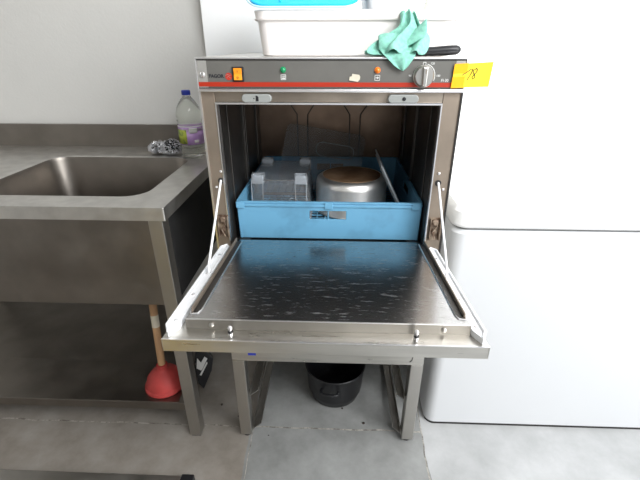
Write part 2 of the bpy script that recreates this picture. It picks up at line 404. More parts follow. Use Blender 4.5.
# rack guides the basket stands on
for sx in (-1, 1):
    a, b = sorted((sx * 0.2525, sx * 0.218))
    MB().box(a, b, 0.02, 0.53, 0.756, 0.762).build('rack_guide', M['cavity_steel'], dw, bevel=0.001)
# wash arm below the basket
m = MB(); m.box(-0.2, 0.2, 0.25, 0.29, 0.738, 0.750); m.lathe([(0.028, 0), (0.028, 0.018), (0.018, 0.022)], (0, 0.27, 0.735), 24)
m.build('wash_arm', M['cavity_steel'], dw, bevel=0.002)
# control panel: dark recess frame + grey face
m = MB()
m.box(-0.301, -0.298, -0.004, 0.012, 1.159, 1.2225); m.box(0.298, 0.301, -0.004, 0.012, 1.159, 1.2225)
m.box(-0.301, 0.301, -0.004, 0.012, 1.2225, 1.2258); m.box(-0.301, 0.301, -0.004, 0.0, 1.1592, 1.1605)
m.build('panel_surround', M['bright_edge'], dw, bevel=0.001)
cp = MB().box(-0.2978, 0.2978, -0.0015, 0.011, 1.1625, 1.2220).build('control_panel', M['panel'], dw)
MB().box(-0.2980, 0.2980, -0.0028, 0.0, 1.2195, 1.2222).build('panel_top_strip', M['dark_gap'], cp)  # dark strip along the panel's top edge
MB().box(-0.2975, 0.2975, -0.0028, 0.0, 1.1606, 1.1624).build('panel_gasket', M['dark_gap'], cp)
for sx in (-1, 1):
    a, b = sorted((sx * 0.2975, sx * 0.276))
    e = MB().box(a, b, -0.0024, -0.0014, 1.1628, 1.2192).build('panel_end_cap', M['panel_end'], cp)
    if sx < 0:
        MB().lathe([(0.0055, 0), (0.0055, 0.002), (0.004, 0.0035), (0.0, 0.004)], (sx * 0.2865, -0.0024, 1.190), 20, axis='y').build('screw', M['bright_edge'], e, smooth=True)
MB().box(-0.2973, 0.2973, -0.0032, -0.0014, 1.1650, 1.1745).build('red_stripe', M['red'], cp)
text('brand_lettering', 'FAGOR', 0.0100, M['ink'], cp, (-0.2560, -0.0018, 1.1868), sx=1.0, bold=0.0003)
lg = MB().lathe([(0.0078, 0), (0.0078, 0.0008), (0, 0.0009)], (-0.2275, -0.0015, 1.1862), 28, axis='y').build('logo_disc', M['logo_red'], cp)
m = MB()
m.tube([(-0.2345, -0.0026, 1.1885), (-0.230, -0.0026, 1.1905), (-0.226, -0.0026, 1.1885), (-0.2215, -0.0026, 1.1895)], 0.0004, 6)
m.tube([(-0.232, -0.0026, 1.183), (-0.2285, -0.0026, 1.187), (-0.224, -0.0026, 1.1835)], 0.0003, 6)
m.build('logo_swoosh', M['panel_end'], lg)
# rocker switch
sw = MB().box(-0.2185, -0.1925, -0.0045, -0.0012, 1.1755, 1.2065).build('rocker_switch', M['black'], cp, bevel=0.0015)
rk = MB().prism([(-0.0043, 1.1785), (-0.0085, 1.1790), (-0.0062, 1.191), (-0.0095, 1.2035), (-0.0043, 1.2040)], (-0.2150, -0.1965), lambda u, v, h: (h, u, v)).build('rocker', M['orange'], sw, bevel=0.001)
text('rocker_mark', 'I', 0.007, M['ink'], rk, (-0.2058, -0.0092, 1.197)); text('rocker_mark', 'O', 0.006, M['ink'], rk, (-0.2058, -0.0088, 1.184))
# pilot lamps and pictograms
def lamp(x, z, lens):
    b = MB().lathe([(0.0066, 0), (0.0066, 0.0022), (0.0050, 0.0026)], (x, -0.0015, z), 24, axis='y').build('pilot_lamp', M[lens], cp, smooth=True)
    MB().lathe([(0.0048, 0), (0.0044, 0.003), (0.0025, 0.0048), (0, 0.0052)], (x, -0.0038, z), 24, axis='y').build('lens', M[lens], b, smooth=True)
lamp(-0.104, 1.2005, 'green'); lamp(0.1055, 1.2000, 'amber')
def picto(x, z, kind):
    m = MB(); a, y0, y1 = 0.0058, -0.0021, -0.0014
    for r in ((x - a, x + a, z + a - 0.0009, z + a), (x - a, x + a, z - a, z - a + 0.0009)): m.box(r[0], r[1], y0, y1, r[2], r[3])
    m.box(x - a, x - a + 0.0009, y0, y1, z - a, z + a); m.box(x + a - 0.0009, x + a, y0, y1, z - a, z + a)
    if kind == 'arrow':
        m.box(x - 0.0035, x + 0.001, y0, y1, z - 0.0007, z + 0.0007)
        m.prism([(x, z - 0.003), (x + 0.0038, z), (x, z + 0.003)], (y0, y1), lambda u, v, h: (u, h, v))
    else:
        for dx in (-0.0028, 0, 0.0028): m.box(x + dx - 0.0005, x + dx + 0.0005, y0, y1, z - 0.0005, z + 0.0034)
        m.box(x - 0.0038, x + 0.0038, y0, y1, z - 0.0038, z - 0.0024); m.box(x - 0.003, x + 0.003, y0, y1, z - 0.002, z - 0.0013)
    m.build('pictogram', M['white_print'], cp)
picto(-0.104, 1.1852, 'wash'); picto(0.106, 1.1842, 'arrow')
# torn sticker
MB().prism([(0.0435, 1.1790), (0.0445, 1.1865), (0.0490, 1.1875), (0.0500, 1.1925), (0.0655, 1.1905), (0.0680, 1.1865), (0.0675, 1.1810), (0.0628, 1.1760)], (-0.0042, -0.0036),
           lambda u, v, h: (u, h, v)).build('torn_sticker', M['sticker'], cp)
# programme dial
dx, dz = 0.2075, 1.1880
dl = MB().lathe([(0.0232, 0), (0.0232, 0.0015), (0.0215, 0.003), (0.0205, 0.013), (0.0190, 0.0145), (0, 0.0150)], (dx, -0.0033, dz), 40, axis='y').build('timer_dial', M['dial'], cp, smooth=True)
m = MB(); m.prism([(-0.0190, -0.004), (0.0190, -0.0050), (0.0190, 0.0050), (-0.0190, 0.004)], (-0.0180, -0.0290), lambda u, v, h: (dx + v - 0.001, h, dz + u))
m.build('dial_grip', M['dial'], dl, bevel=0.0015)
MB().box(dx - 0.0008, dx + 0.0006, -0.0297, -0.0290, dz + 0.006, dz + 0.014).build('pointer', M['rust'], dl)
MB().tube([(dx + 0.0250 * math.sin(math.radians(a)), -0.0019, dz + 0.0250 * math.cos(math.radians(a))) for a in range(15, 120, 7)], 0.0008, 6).build('dial_scale', M['white_print'], cp)
m = MB(); m.box(dx - 0.0035, dx + 0.0035, -0.0022, -0.0014, 1.2155, 1.2168); m.box(dx - 0.0035, dx - 0.0024, -0.0022, -0.0014, 1.2105, 1.2168)
m.box(dx + 0.0024, dx + 0.0035, -0.0022, -0.0014, 1.2105, 1.2168); m.build('zero_mark', M['white_print'], cp)
text('dial_number', '120', 0.0062, M['white_print'], cp, (dx + 0.0175, -0.0018, 1.2135)); text('dial_number', '180', 0.0062, M['white_print'], cp, (dx + 0.0325, -0.0018, 1.1885))
text('dial_number', '90', 0.0062, M['white_print'], cp, (dx - 0.0295, -0.0018, 1.1885))
text('model_lettering', 'FI-30', 0.0080, M['white_print'], cp, (0.2555, -0.0018, 1.1790))
# door latches
for x0, mk in ((-0.1665, 'flag'), (0.1665, 'dot')):
    m = MB(); m.prism(rrect(x0 - 0.0345, x0 + 0.0345, 1.1310, 1.1495, 0.0090), (0.0, -0.011), lambda u, v, h: (u, h, v))
    lt = m.build('door_catch', M['latch'], dw, bevel=0.002, smooth=True)
    m = MB()
    if mk == 'flag': m.prism([(x0 - 0.001, 1.1345), (x0 + 0.005, 1.1345), (x0 + 0.005, 1.143), (x0 + 0.002, 1.1465), (x0 - 0.001, 1.1465)], (-0.0108, -0.0118), lambda u, v, h: (u, h, v))
    else: m.lathe([(0.0042, 0), (0.0042, 0.001), (0, 0.0012)], (x0 + 0.0015, -0.0108, 1.1405), 20, axis='y')
    m.build('catch_hole', M['black'], lt)
    if mk == 'flag': MB().prism([(x0 - 0.007, 1.139), (x0 - 0.003, 1.1405), (x0 - 0.007, 1.142)], (-0.0108, -0.0114), lambda u, v, h: (u, h, v)).build('catch_arrow', M['dark_gap'], lt)
# hinges low on the jambs
for sx in (-1, 1):
    m = MB(); X = sx * 0.2755
    m.box(X - 0.0135, X - 0.0115, -0.0150, -0.0005, 0.790, 0.848); m.box(X + 0.0115, X + 0.0135, -0.0150, -0.0005, 0.790, 0.848)
    m.box(X - 0.0135, X + 0.0135, -0.0022, -0.0005, 0.786, 0.850)
    m.lathe([(0.0085, 0), (0.0085, 0.007), (0.005, 0.009)], (X, -0.002, 0.838), 20, axis='y')
    m.lathe([(0.0070, 0), (0.0070, 0.006)], (X, -0.002, 0.812), 20, axis='y')
    m.tube([(X, -0.009, 0.845), (X + 0.006, -0.010, 0.828), (X - 0.006, -0.011, 0.812), (X + 0.003, -0.012, 0.792)], 0.0018, 8)
    m.build('hinge', M['rust'], dw, bevel=0.0006)
    # bolt heads and rod slot higher up
    MB().lathe([(0.0032, 0), (0.0032, 0.0015), (0.0015, 0.0025)], (sx * 0.270, 0.0, 0.966), 14, axis='y').build('screw', M['bright_edge'], dw, smooth=True)
    MB().lathe([(0.0030, 0), (0.0030, 0.0015), (0.0015, 0.0025)], (sx * 0.285, 0.0, 0.925), 14, axis='y').build('screw', M['bright_edge'], dw, smooth=True)
    MB().lathe([(0.0075, 0), (0.0078, 0.0014), (0.006, 0.0018)], (sx * 0.271, 0.0, 0.942), 20, axis='y').build('rod_hole', M['dark_gap'], dw)

# open door, laid out flat from the hinge line and then tipped up by its true angle
ZH, TILT = 0.762, math.radians(4.4)
DM = Matrix.Translation((0, 0, ZH)) @ Matrix.Rotation(-TILT, 4, 'X')
def dpt(x, y, z): return DM @ Vector((x, y, z))
m = MB()
m.box(-0.2785, 0.2785, -0.436, -0.006, -0.004, 0.0)                       # skin
m.box(-0.2785, 0.2785, -0.436, -0.4325, -0.024, -0.004)                   # front fold
m.box(-0.2785, -0.2765, -0.4325, -0.006, -0.024, -0.004); m.box(0.2765, 0.2785, -0.4325, -0.006, -0.024, -0.004)
door = m.xf(DM).build('door', M['steel_h'], dw, bevel=0.0008)
MB().box(-0.2785, 0.2785, -0.4372, -0.4345, -0.0005, 0.0012).xf(DM).build('door_edge', M['bright_edge'], door)
# raised inner pan
m = MB(); m.box(-0.2460, 0.2550, -0.4010, -0.012, 0.0001, 0.0200)
pan = m.xf(DM).build('inner_pan', M['tray'], door, bevel=0.0012)
MB().box(-0.2460, 0.2550, -0.4024, -0.4011, 0.0002, 0.0189).xf(DM).build('pan_front', M['pan_front'], pan)
MB().box(-0.2460, 0.2550, -0.4025, -0.4005, 0.0190, 0.0207).xf(DM).build('pan_edge', M['bright_edge'], pan)
# long gutters on either side of the pan
for sx in (-1, 1):
    xo = 0.2440 if sx < 0 else 0.2530; xi = xo - 0.018
    m = MB()
    loop = [(sx * xi, -0.030), (sx * xi, -0.372), (sx * (xi + 0.004), -0.384), (sx * (xo - 0.003), -0.386), (sx * xo, -0.378), (sx * xo, -0.030)]
    m.tube([(a, b, 0.0210) for a, b in loop], 0.0014, 8)
    m.xf(DM).build('gutter_rim', M['bright_edge'], pan, smooth=True)
    a, b = sorted((sx * (xi + 0.001), sx * (xo - 0.001)))
    MB().box(a, b, -0.378, -0.030, 0.0197, 0.0207).xf(DM).build('gutter', M['cavity_steel'], pan)
    MB().box(*sorted((sx * (xo - 0.001), sx * (xo - 0.0045))), -0.378, -0.022, 0.0200, 0.0290).xf(DM).build('gutter_wall', M['jamb_steel'], pan, bevel=0.001)
# pale side channels with a raised outer lip
for sx in (-1, 1):
    x0, x1 = 0.2560, 0.2775
    m = MB()
    base = [(x0, -0.050), (x0 + 0.004, -0.040), (x1 - 0.004, -0.040), (x1, -0.050), (x1, -0.412), (x1 - 0.006, -0.426), (x1 - 0.010, -0.430), (x0 + 0.001, -0.405)]
    m.prism([(sx * a, b) for a, b in base], (0.0002, 0.012), lambda u, v, h: (u, v, h))
    m.tube([(sx * (x1 - 0.0015), -0.050, 0.014), (sx * (x1 - 0.0015), -0.412, 0.014), (sx * (x1 - 0.010), -0.428, 0.012)], 0.003, 10)
    m.tube([(sx * (x1 - 0.0015), -0.050, 0.014), (sx * (x0 + 0.008), -0.036, 0.014), (sx * (x0 + 0.001), -0.050, 0.014), (sx * (x0 + 0.001), -0.20, 0.014)], 0.003, 10)
    ch = m.xf(DM).build('side_channel', M['white_plastic'], door, smooth=True, bevel=0.0008)
    for y in (-0.100, -0.205, -0.300, -0.395):
        MB().lathe([(0.0036, 0), (0.0036, 0.0015), (0.002, 0.0028)], (sx * 0.2665, y, 0.012), 14).xf(DM).build('rivet', M['bright_edge'], ch, smooth=True)
# rivets and striker studs on the lip
for x in (-0.200, 0.209):
    MB().lathe([(0.0045, 0), (0.0045, 0.002), (0.0025, 0.0035), (0, 0.0038)], (x, -0.4025, 0.0095), 18, axis='y').xf(DM).build('rivet', M['dial'], door, smooth=True)
for x in (-0.163, 0.159):
    s_ = MB().lathe([(0.0042, 0), (0.0042, 0.003), (0.0022, 0.0045), (0.0022, 0.009), (0.0040, 0.0105), (0.0044, 0.014), (0.0025, 0.0175), (0, 0.018)], (x, -0.417, 0.0), 18).xf(DM).build('striker_stud', M['bright_edge'], door, smooth=True)
    MB().lathe([(0.0046, 0), (0.0046, 0.0025)], (x, -0.417, 0.0045), 18).xf(DM).build('rubber_ring', M['black'], s_)
# support rods
for sx in (-1, 1):
    e = dpt(sx * 0.2640, -0.205, 0.020)
    a = Vector((sx * 0.2715, -0.004, 0.941))
    m = MB(); m.tube([a + Vector((0, 0.010, 0.004)), a, a + (e - a) * 0.5, e + (a - e) * 0.04, e + Vector((0.0, 0.004, -0.006)), e + Vector((0.0, 0.012, -0.004))], 0.0028, 12)
    m.build('support_rod', M['white_plastic'], dw, smooth=True)

# ------------------------------------------------------------ blue basket
ck = empty('dish_basket', (0, 0.29, 0.763), 'light blue plastic dish basket standing in the mouth of the dishwasher', 'dish basket')
zb, zt = 0.763, 0.868
def wallp(fn, holes, th, xb, zz):
    m = MB(); m.panel(xb, zz, holes, fn, th); return m
xb = [-0.247, -0.052, -0.003, 0.000, 0.047, 0.247]; zz = [0, 0.059, 0.084, 0.105]
yf, yb = 0.040, 0.532
def tpr(v): return 0.004 * (1 - v / 0.101)
m = MB(); m.panel(xb, zz, {(1, 1), (3, 1)}, lambda u, v, h: (u, yf + tpr(v) + h, zb + v), 0.005)
m.build('front_wall', M['crate'], ck, bevel=0.0012)
m = MB(); m.panel(xb, zz, {(1, 1), (3, 1)}, lambda u, v, h: (u, yb - tpr(v) - h, zb + v), 0.005)
m.build('back_wall', M['crate'], ck, bevel=0.0012)
for sx in (-1, 1):
    m = MB(); ybk = [yf + 0.002, 0.235, 0.285, 0.33, yb - 0.002]
    m.panel(ybk, zz, {(1, 1), (2, 1)}, lambda u, v, h: (sx * (0.249 - tpr(v) - h), u, zb + v), 0.005)
    m.build('side_wall', M['crate'], ck, bevel=0.0012)
# rim with an outer ledge
m = MB()
lo = rrect(-0.2510, 0.2510, yf - 0.003, yb + 0.003, 0.012); li = rrect(-0.2415, 0.2415, yf + 0.0065, yb - 0.0065, 0.008)
def ring(o_, i_, z0, z1):
    m.loft([[(a, b, z0) for a, b in i_], [(a, b, z0) for a, b in o_], [(a, b, z1) for a, b in o_], [(a, b, z1) for a, b in i_], [(a, b, z0) for a, b in i_]], cap0=False, cap1=False)
ring(rrect(-0.2495, 0.2495, yf - 0.0015, yb + 0.0015, 0.011), li, 0.8680, 0.8725)
m.build('rim', M['crate'], ck, bevel=0.0006, smooth=True)
m = MB(); ring(lo, rrect(-0.2470, 0.2470, yf + 0.001, yb - 0.001, 0.010), 0.8590, 0.8655)
m.build('ledge', M['crate'], ck, bevel=0.0008, smooth=True)
for x in (-0.238, 0.0, 0.232):
    MB().box(x - 0.011, x + 0.011, yf - 0.0045, yf + 0.001, 0.8545, 0.8715).build('stacking_lug', M['crate'], ck, bevel=0.001)
m = MB()
for k in range(20): x = -0.240 + k * 0.0253; m.box(x - 0.0015, x + 0.0015, 0.046, 0.526, 0.768, 0.774)
for k in range(20): y = 0.048 + k * 0.0250; m.box(-0.242, 0.242, y - 0.0015, y + 0.0015, 0.768, 0.773)
m.build('grid_base', M['crate'], ck)

# ------------------------------------------------------------ things in the basket
bn = empty('plastic_bin', (-0.148, 0.24, 0.775), 'clear square plastic storage bin turned upside down in the left of the blue basket', 'storage bin')
def taper(z): return (z - 0.775) / 0.125
def bloop(z, ins=0.0):
    k = taper(z); g = 0.010 * k + ins
    return [(a, b, z) for a, b in rrect(-0.236 + g, -0.056 - g, 0.135 + g, 0.372 - g, 0.014)]
m = MB(); m.loft([bloop(0.776), bloop(0.90), bloop(0.90, 0.003), bloop(0.776, 0.003), bloop(0.776)], cap0=False, cap1=False)
m.build('bin_wall', M['clear'], bn, smooth=True)
MB().loft([bloop(0.8965, 0.002), bloop(0.9000, 0.001)]).build('bin_floor', M['clear'], bn, smooth=True)
m = MB(); o_ = [(a, b) for a, b in rrect(-0.239, -0.053, 0.132, 0.375, 0.016)]; i_ = [(a, b) for a, b in rrect(-0.2355, -0.0565, 0.1355, 0.3715, 0.014)]
ring(o_, i_, 0.7755, 0.782); m.build('bin_rim', M['clear_white'], bn)
for cx, cy in ((-0.2085, 0.161), (-0.0835, 0.161), (-0.2085, 0.346), (-0.0835, 0.346)):
    m = MB(); m.loft([[(a, b, 0.888) for a, b in rrect(cx - 0.0195, cx + 0.0195, cy - 0.0170, cy + 0.0170, 0.005)], [(a, b, 0.912) for a, b in rrect(cx - 0.0180, cx + 0.0180, cy - 0.0150, cy + 0.0150, 0.005)],
                      [(a, b, 0.912) for a, b in rrect(cx - 0.0135, cx + 0.0135, cy - 0.0085, cy + 0.0085, 0.004)], [(a, b, 0.903) for a, b in rrect(cx - 0.0135, cx + 0.0135, cy - 0.0085, cy + 0.0085, 0.004)]])
    m.build('bin_foot', M['clear_white'], bn, smooth=True)
for px in (-0.1935, -0.0985, -0.2255, -0.0665):
    y0 = 0.1352
    m = MB(); m.hexa([(px - 0.0015, y0 - 0.001, 0.784), (px + 0.0015, y0 - 0.001, 0.784), (px + 0.0015, y0 + 0.002, 0.784), (px - 0.0015, y0 + 0.002, 0.784),
                      (px * 1 - 0.0012, y0 + 0.0085, 0.899), (px + 0.0012, y0 + 0.0085, 0.899), (px + 0.0012, y0 + 0.0115, 0.899), (px - 0.0012, y0 + 0.0115, 0.899)])
    m.build('bin_rib', M['clear_white'], bn)
pc = (0.0680, 0.265, 0.7745)
pp = empty('saucepan', pc, 'shiny aluminium pan upside down in the blue basket, its base scorched brown', 'pan')
R = 0.112
m = MB(); m.lathe([(R + 0.002, 0.0), (R + 0.003, 0.003), (R, 0.006), (R, 0.085), (R - 0.004, 0.100), (R - 0.014, 0.108), (R - 0.022, 0.1095), (R - 0.022, 0.1075), (R - 0.006, 0.09), (R - 0.003, 0.006)], pc, 64, close=True)
m.build('pan_wall', M['alu'], pp, smooth=True, angle=60)
MB().lathe([(0, 0.1075), (R - 0.022, 0.1075), (R - 0.022, 0.1100), (R - 0.030, 0.1105), (0, 0.1080)], pc, 64).build('pan_base', M['scorched'], pp, smooth=True)
# clear lid leaning on the back of the basket
def lean(x0, x1, h, base, tilt, rz=0.0, roll=0.0):
    return Matrix.Translation(base) @ Matrix.Rotation(rz, 4, 'Z') @ Matrix.Rotation(roll, 4, 'Y') @ Matrix.Rotation(tilt, 4, 'X')
LM = Matrix.Translation((-0.055, 0.405, 0.776)) @ Matrix.Rotation(math.radians(9), 4, 'Y') @ Matrix.Rotation(math.radians(-22), 4, 'X')
cl = empty('container_lid', (-0.055, 0.405, 0.776), 'large clear rectangular container lid leaning against the back of the dishwasher chamber', 'lid')
P0 = rrect(-0.135, 0.150, 0.010, 0.225, 0.024); P1 = rrect(-0.120, 0.135, 0.025, 0.210, 0.018)
m = MB(); m.loft([[(a, 0.0, b) for a, b in P0], [(a, 0.003, b) for a, b in P0], [(a, 0.003, b) for a, b in P1], [(a, 0.0, b) for a, b in P1], [(a, 0.0, b) for a, b in P0]], cap0=False, cap1=False)
m.xf(LM).build('lid_rim', M['clear_lid'], cl, smooth=True)
m = MB(); m.prism(P1, (0.001, 0.0025), lambda u, v, h: (u, h, v)); m.xf(LM).build('lid_sheet', M['clear_lid'], cl)
P2 = rrect(-0.02, 0.115, 0.13, 0.178, 0.022)
MB().tube([Vector((a, 0.0, b)) for a, b in P2 + [P2[0]]], 0.0014, 8).xf(LM).build('lid_ridge', M['clear_white'], cl, smooth=True)
# opaque lid leaning edge-on at the right
TM = Matrix.Translation((0.229, 0.21, 0.776)) @ Matrix.Rotation(math.radians(-27), 4, 'Y')
P = rrect(-0.075, 0.175, 0.0, 0.185, 0.03)
ql = empty('box_lid', (0.212, 0.21, 0.776), 'frosted pale plastic lid standing edge-on at the right side of the blue basket', 'lid')
MB().prism(P, (0.0, 0.005), lambda u, v, h: (h, u, v)).xf(TM).build('lid_rim', M['pale_lid'], ql, bevel=0.001)
MB().prism([(a * 0.86 + 0.007, b * 0.86 + 0.013) for a, b in P], (-0.005, -0.0001), lambda u, v, h: (h, u, v)).xf(TM).build('lid_panel', M['pale_lid'], ql, bevel=0.001)

# ------------------------------------------------------------ things on top of the dishwasher
TZ = 1.2258
tb = empty('storage_tub', (0.06, 0.22, TZ), 'long white plastic tub full of containers on top of the dishwasher', 'tub')
def tloop(z, g=0.0):
    k = (z - TZ) / 0.094; e = 0.006 * k
    return [(a, b, z) for a, b in rrect(-0.169 - e + g, 0.285 + e - g, 0.086 - e * 0.6 + g, 0.380 + e - g, 0.03)]
m = MB(); m.loft([tloop(TZ + 0.002, 0.003), tloop(TZ + 0.0005, 0.006), tloop(TZ + 0.0005, 0.01)], cap0=False)
m2_ = m
m.loft([tloop(TZ + 0.002, 0.003), tloop(TZ + 0.078), tloop(TZ + 0.079, -0.003), tloop(TZ + 0.0955, -0.005), tloop(TZ + 0.097, -0.003), tloop(TZ + 0.0955, 0.001), tloop(TZ + 0.004, 0.005)], cap0=False)
m.build('tub_body', M['tub'], tb, smooth=True)
m = MB(); m.loft([tloop(TZ + 0.0760, -0.0055), tloop(TZ + 0.0795, -0.0070), tloop(TZ + 0.0800, -0.002)], cap0=False, cap1=False)
m.build('tub_rim', M['tub'], tb, smooth=True)
# blue lid
BM = Matrix.Translation((-0.063, 0.0745, TZ + 0.0985)) @ Matrix.Rotation(math.radians(36), 4, 'X')
bl = empty('blue_lid', (-0.063, 0.0745, TZ + 0.10), 'bright cyan plastic lid with rounded corners lying across the left of the white tub', 'lid')
P = rrect(-0.134, 0.134, 0.0, 0.30, 0.045, 8)
m = MB(); m.prism([(a * 0.965, (b - 0.15) * 0.985 + 0.15) for a, b in P], (0.001, 0.008), lambda u, v, h: (u, v, h))
m.xf(BM).build('lid_panel', M['lid_blue'], bl, bevel=0.002)
MB().tube([Vector((a, b, 0.004)) for a, b in P + [P[0], P[1]]], 0.0022, 10, cap=False).xf(BM).build('lid_rim', M['lid_rim'], bl, smooth=True)
m = MB(); Q = rrect(-0.105, 0.105, 0.03, 0.27, 0.04, 8); m.tube([Vector((a, b, 0.009)) for a, b in Q + [Q[0], Q[1]]], 0.0025, 8, cap=False)
m.tube([Vector((-0.052, 0.012, 0.009)), Vector((-0.045, 0.285, 0.009))], 0.0025, 8)
m.xf(BM).build('lid_ridge', M['lid_blue'], bl, smooth=True)
# clear box and glass behind, standing in the tub
M['milky'] = mat('milky_plastic', (0.88, 0.87, 0.87), 0.35, trans=0.25, ior=1.3)
cb = empty('clear_container', (0.155, 0.25, TZ + 0.006), 'milky clear plastic food container standing in the white tub behind the green cloth', 'container')
def cloop(z, g=0.0):
    k = (z - TZ) * 0.10
    return [(a, b, z) for a, b in rrect(0.095 - k + g, 0.215 + k - g, 0.17 - k + g, 0.33 + k - g, 0.02)]
m = MB(); m.loft([cloop(TZ + 0.0065), cloop(TZ + 0.135), cloop(TZ + 0.135, 0.0025), cloop(TZ + 0.009, 0.0025)]); m.build('container_body', M['milky'], cb, smooth=True)
m = MB(); m.loft([cloop(TZ + 0.1352, -0.004), cloop(TZ + 0.143, -0.004), cloop(TZ + 0.146, 0.004)]); m.build('container_lid', M['milky'], cb, smooth=True)
gl = empty('drinking_glass', (0.2525, 0.235, TZ + 0.006), 'tilted clear glass beaker at the right end of the white tub', 'glass')
GM = Matrix.Translation((0.236, 0.22, TZ + 0.0075)) @ Matrix.Rotation(math.radians(13), 4, 'Y')
m = MB(); m.lathe([(0, 0.001), (0.020, 0.0), (0.026, 0.16), (0.0245, 0.16), (0.0185, 0.006), (0, 0.006)], (0, 0, 0), 32)
m.xf(GM).build('glass_wall', M['pet'], gl, smooth=True)
m = MB(); m.lathe([(0.0258, 0.152), (0.0272, 0.156), (0.0258, 0.160), (0.0240, 0.156)], (0, 0, 0), 32, close=True); m.xf(GM).build('glass_rim', M['grey_rubber'], gl, smooth=True)

# green cloth: a gathered strip over the tub's rim, its heap and one corner hanging over the control panel
def cloth():
    m = MB()
    rows = [(0.172, 0.125, 1.3300, 0.010), (0.173, 0.095, 1.3365, 0.013), (0.175, 0.064, 1.3300, 0.017), (0.177, 0.054, 1.308, 0.022), (0.178, 0.050, 1.290, 0.032),
            (0.172, 0.044, 1.278, 0.050), (0.160, 0.034, 1.262, 0.060), (0.150, 0.022, 1.249, 0.066), (0.146, 0.010, 1.240, 0.066), (0.148, 0.000, 1.236, 0.056)]
    n = 26; g = []
    for i, (cx, cy, cz, hw) in enumerate(rows):
        r = []
        for k in range(n + 1):
            s = -1 + 2 * k / n
            amp = 0.0015 + 0.0115 * min(1, i / 6)
            fold = amp * (math.sin(s * 7.5 + i * 0.35) + 0.55 * math.sin(s * 15 + 1.3 + i * 0.5))
            x = cx + s * hw + 0.003 * math.sin(i + s * 9)
            y = cy - 0.6 * fold - 0.012 * (1 - s * s) * (i > 3)
            z = cz + 0.45 * fold - 0.012 * s * s * min(1, i / 4)
            if i > 2: y = min(y, 0.066)
            z -= 0.012 * (i < 3) + 0.008 * (i == 3); z = max(z, 1.2315); r.append(m.bm.verts.new((x, y, z)))
        g.append(r)
    for i in range(len(g) - 1):
        for k in range(n): m.face([g[i][k], g[i][k + 1], g[i + 1][k + 1], g[i + 1][k]])
    # left wing lying on the cover
    g = []
    for i in range(7):
        r = []
        for k in range(12):
            a, b = i / 6, k / 11
            x = 0.150 - a * 0.072; y = 0.060 - b * (0.066 * (1 - 0.45 * a)) ; z = 1.2315 + (1 - a) * 0.016 * math.sin(b * PI) + 0.0035 * (1 + math.sin(b * 11 + a * 4)) 
            r.append(m.bm.verts.new((x, y, z)))
        g.append(r)
    for i in range(6):
        for k in range(11): m.face([g[i][k], g[i][k + 1], g[i + 1][k + 1], g[i + 1][k]])
    # corner hanging down over the panel
    g = []
    prof = [(0.020, 1.246, 0.040), (0.004, 1.2400, 0.040), (-0.0085, 1.2330, 0.037), (-0.0125, 1.224, 0.029), (-0.0125, 1.214, 0.020), (-0.0115, 1.205, 0.012), (-0.0105, 1.1985, 0.004)]
    for i, (y, z, hw) in enumerate(prof):
        r = []
        for k in range(13):
            s = -1 + k / 6; r.append(m.bm.verts.new((0.146 + i * 0.0022 + s * hw, y - 0.0022 * math.sin(s * 4 + 0.5) * (i > 0), z + (0.004 * s * s if i == 6 else 0))))
        g.append(r)
    for i in range(len(prof) - 1):
        for k in range(12): m.face([g[i][k], g[i][k + 1], g[i + 1][k + 1], g[i + 1][k]])
    # folded layer across the heap
    g = []
    for i in range(9):
        r = []
        for k in range(9):
            a, b = i / 8, k / 8
            x = 0.105 + a * 0.105; z0 = 1.240 + 0.030 * a + b * (0.030 + 0.006 * math.sin(a * 7)); y = 0.008 + 0.010 * a + b * 0.022 - 0.008 * math.sin(b * PI) - 0.004 * math.sin(a * 9)
            r.append(m.bm.verts.new((x, y, z0 - 0.012 * math.sin(a * PI))))
        g.append(r)
    for i in range(8):
        for k in range(8): m.face([g[i][k], g[i][k + 1], g[i + 1][k + 1], g[i + 1][k]])
    return m
tag(cloth().build('cleaning_cloth', M['cloth'], smooth=True, subsurf=1, solid=0.0022, angle=180), 'crumpled mint green cleaning cloth hanging from the white tub over the control panel', 'cloth')
# black handled utensil
kn = empty('kitchen_knife', (0.22, 0.03, TZ), 'knife with a thick black handle lying on the front edge of the dishwasher top', 'knife')
m = MB(); m.tube([(0.160, 0.036, TZ + 0.0105), (0.185, 0.034, TZ + 0.0100), (0.230, 0.032, TZ + 0.0115), (0.262, 0.030, TZ + 0.0135), (0.280, 0.029, TZ + 0.0145), (0.2865, 0.0285, TZ + 0.0147), (0.290, 0.028, TZ + 0.0148)],
              [0.0075, 0.0082, 0.0095, 0.0105, 0.0100, 0.0075, 0.003], 16)
m.build('handle', M['black'], kn, smooth=True)
MB().hexa([(0.045, 0.046, TZ + 0.001), (0.162, 0.028, TZ + 0.001), (0.162, 0.040, TZ + 0.001), (0.06, 0.060, TZ + 0.001), (0.045, 0.047, TZ + 0.0025), (0.162, 0.030, TZ + 0.013), (0.162, 0.040, TZ + 0.013), (0.06, 0.060, TZ + 0.0025)]).build('blade', M['bright_edge'], kn)

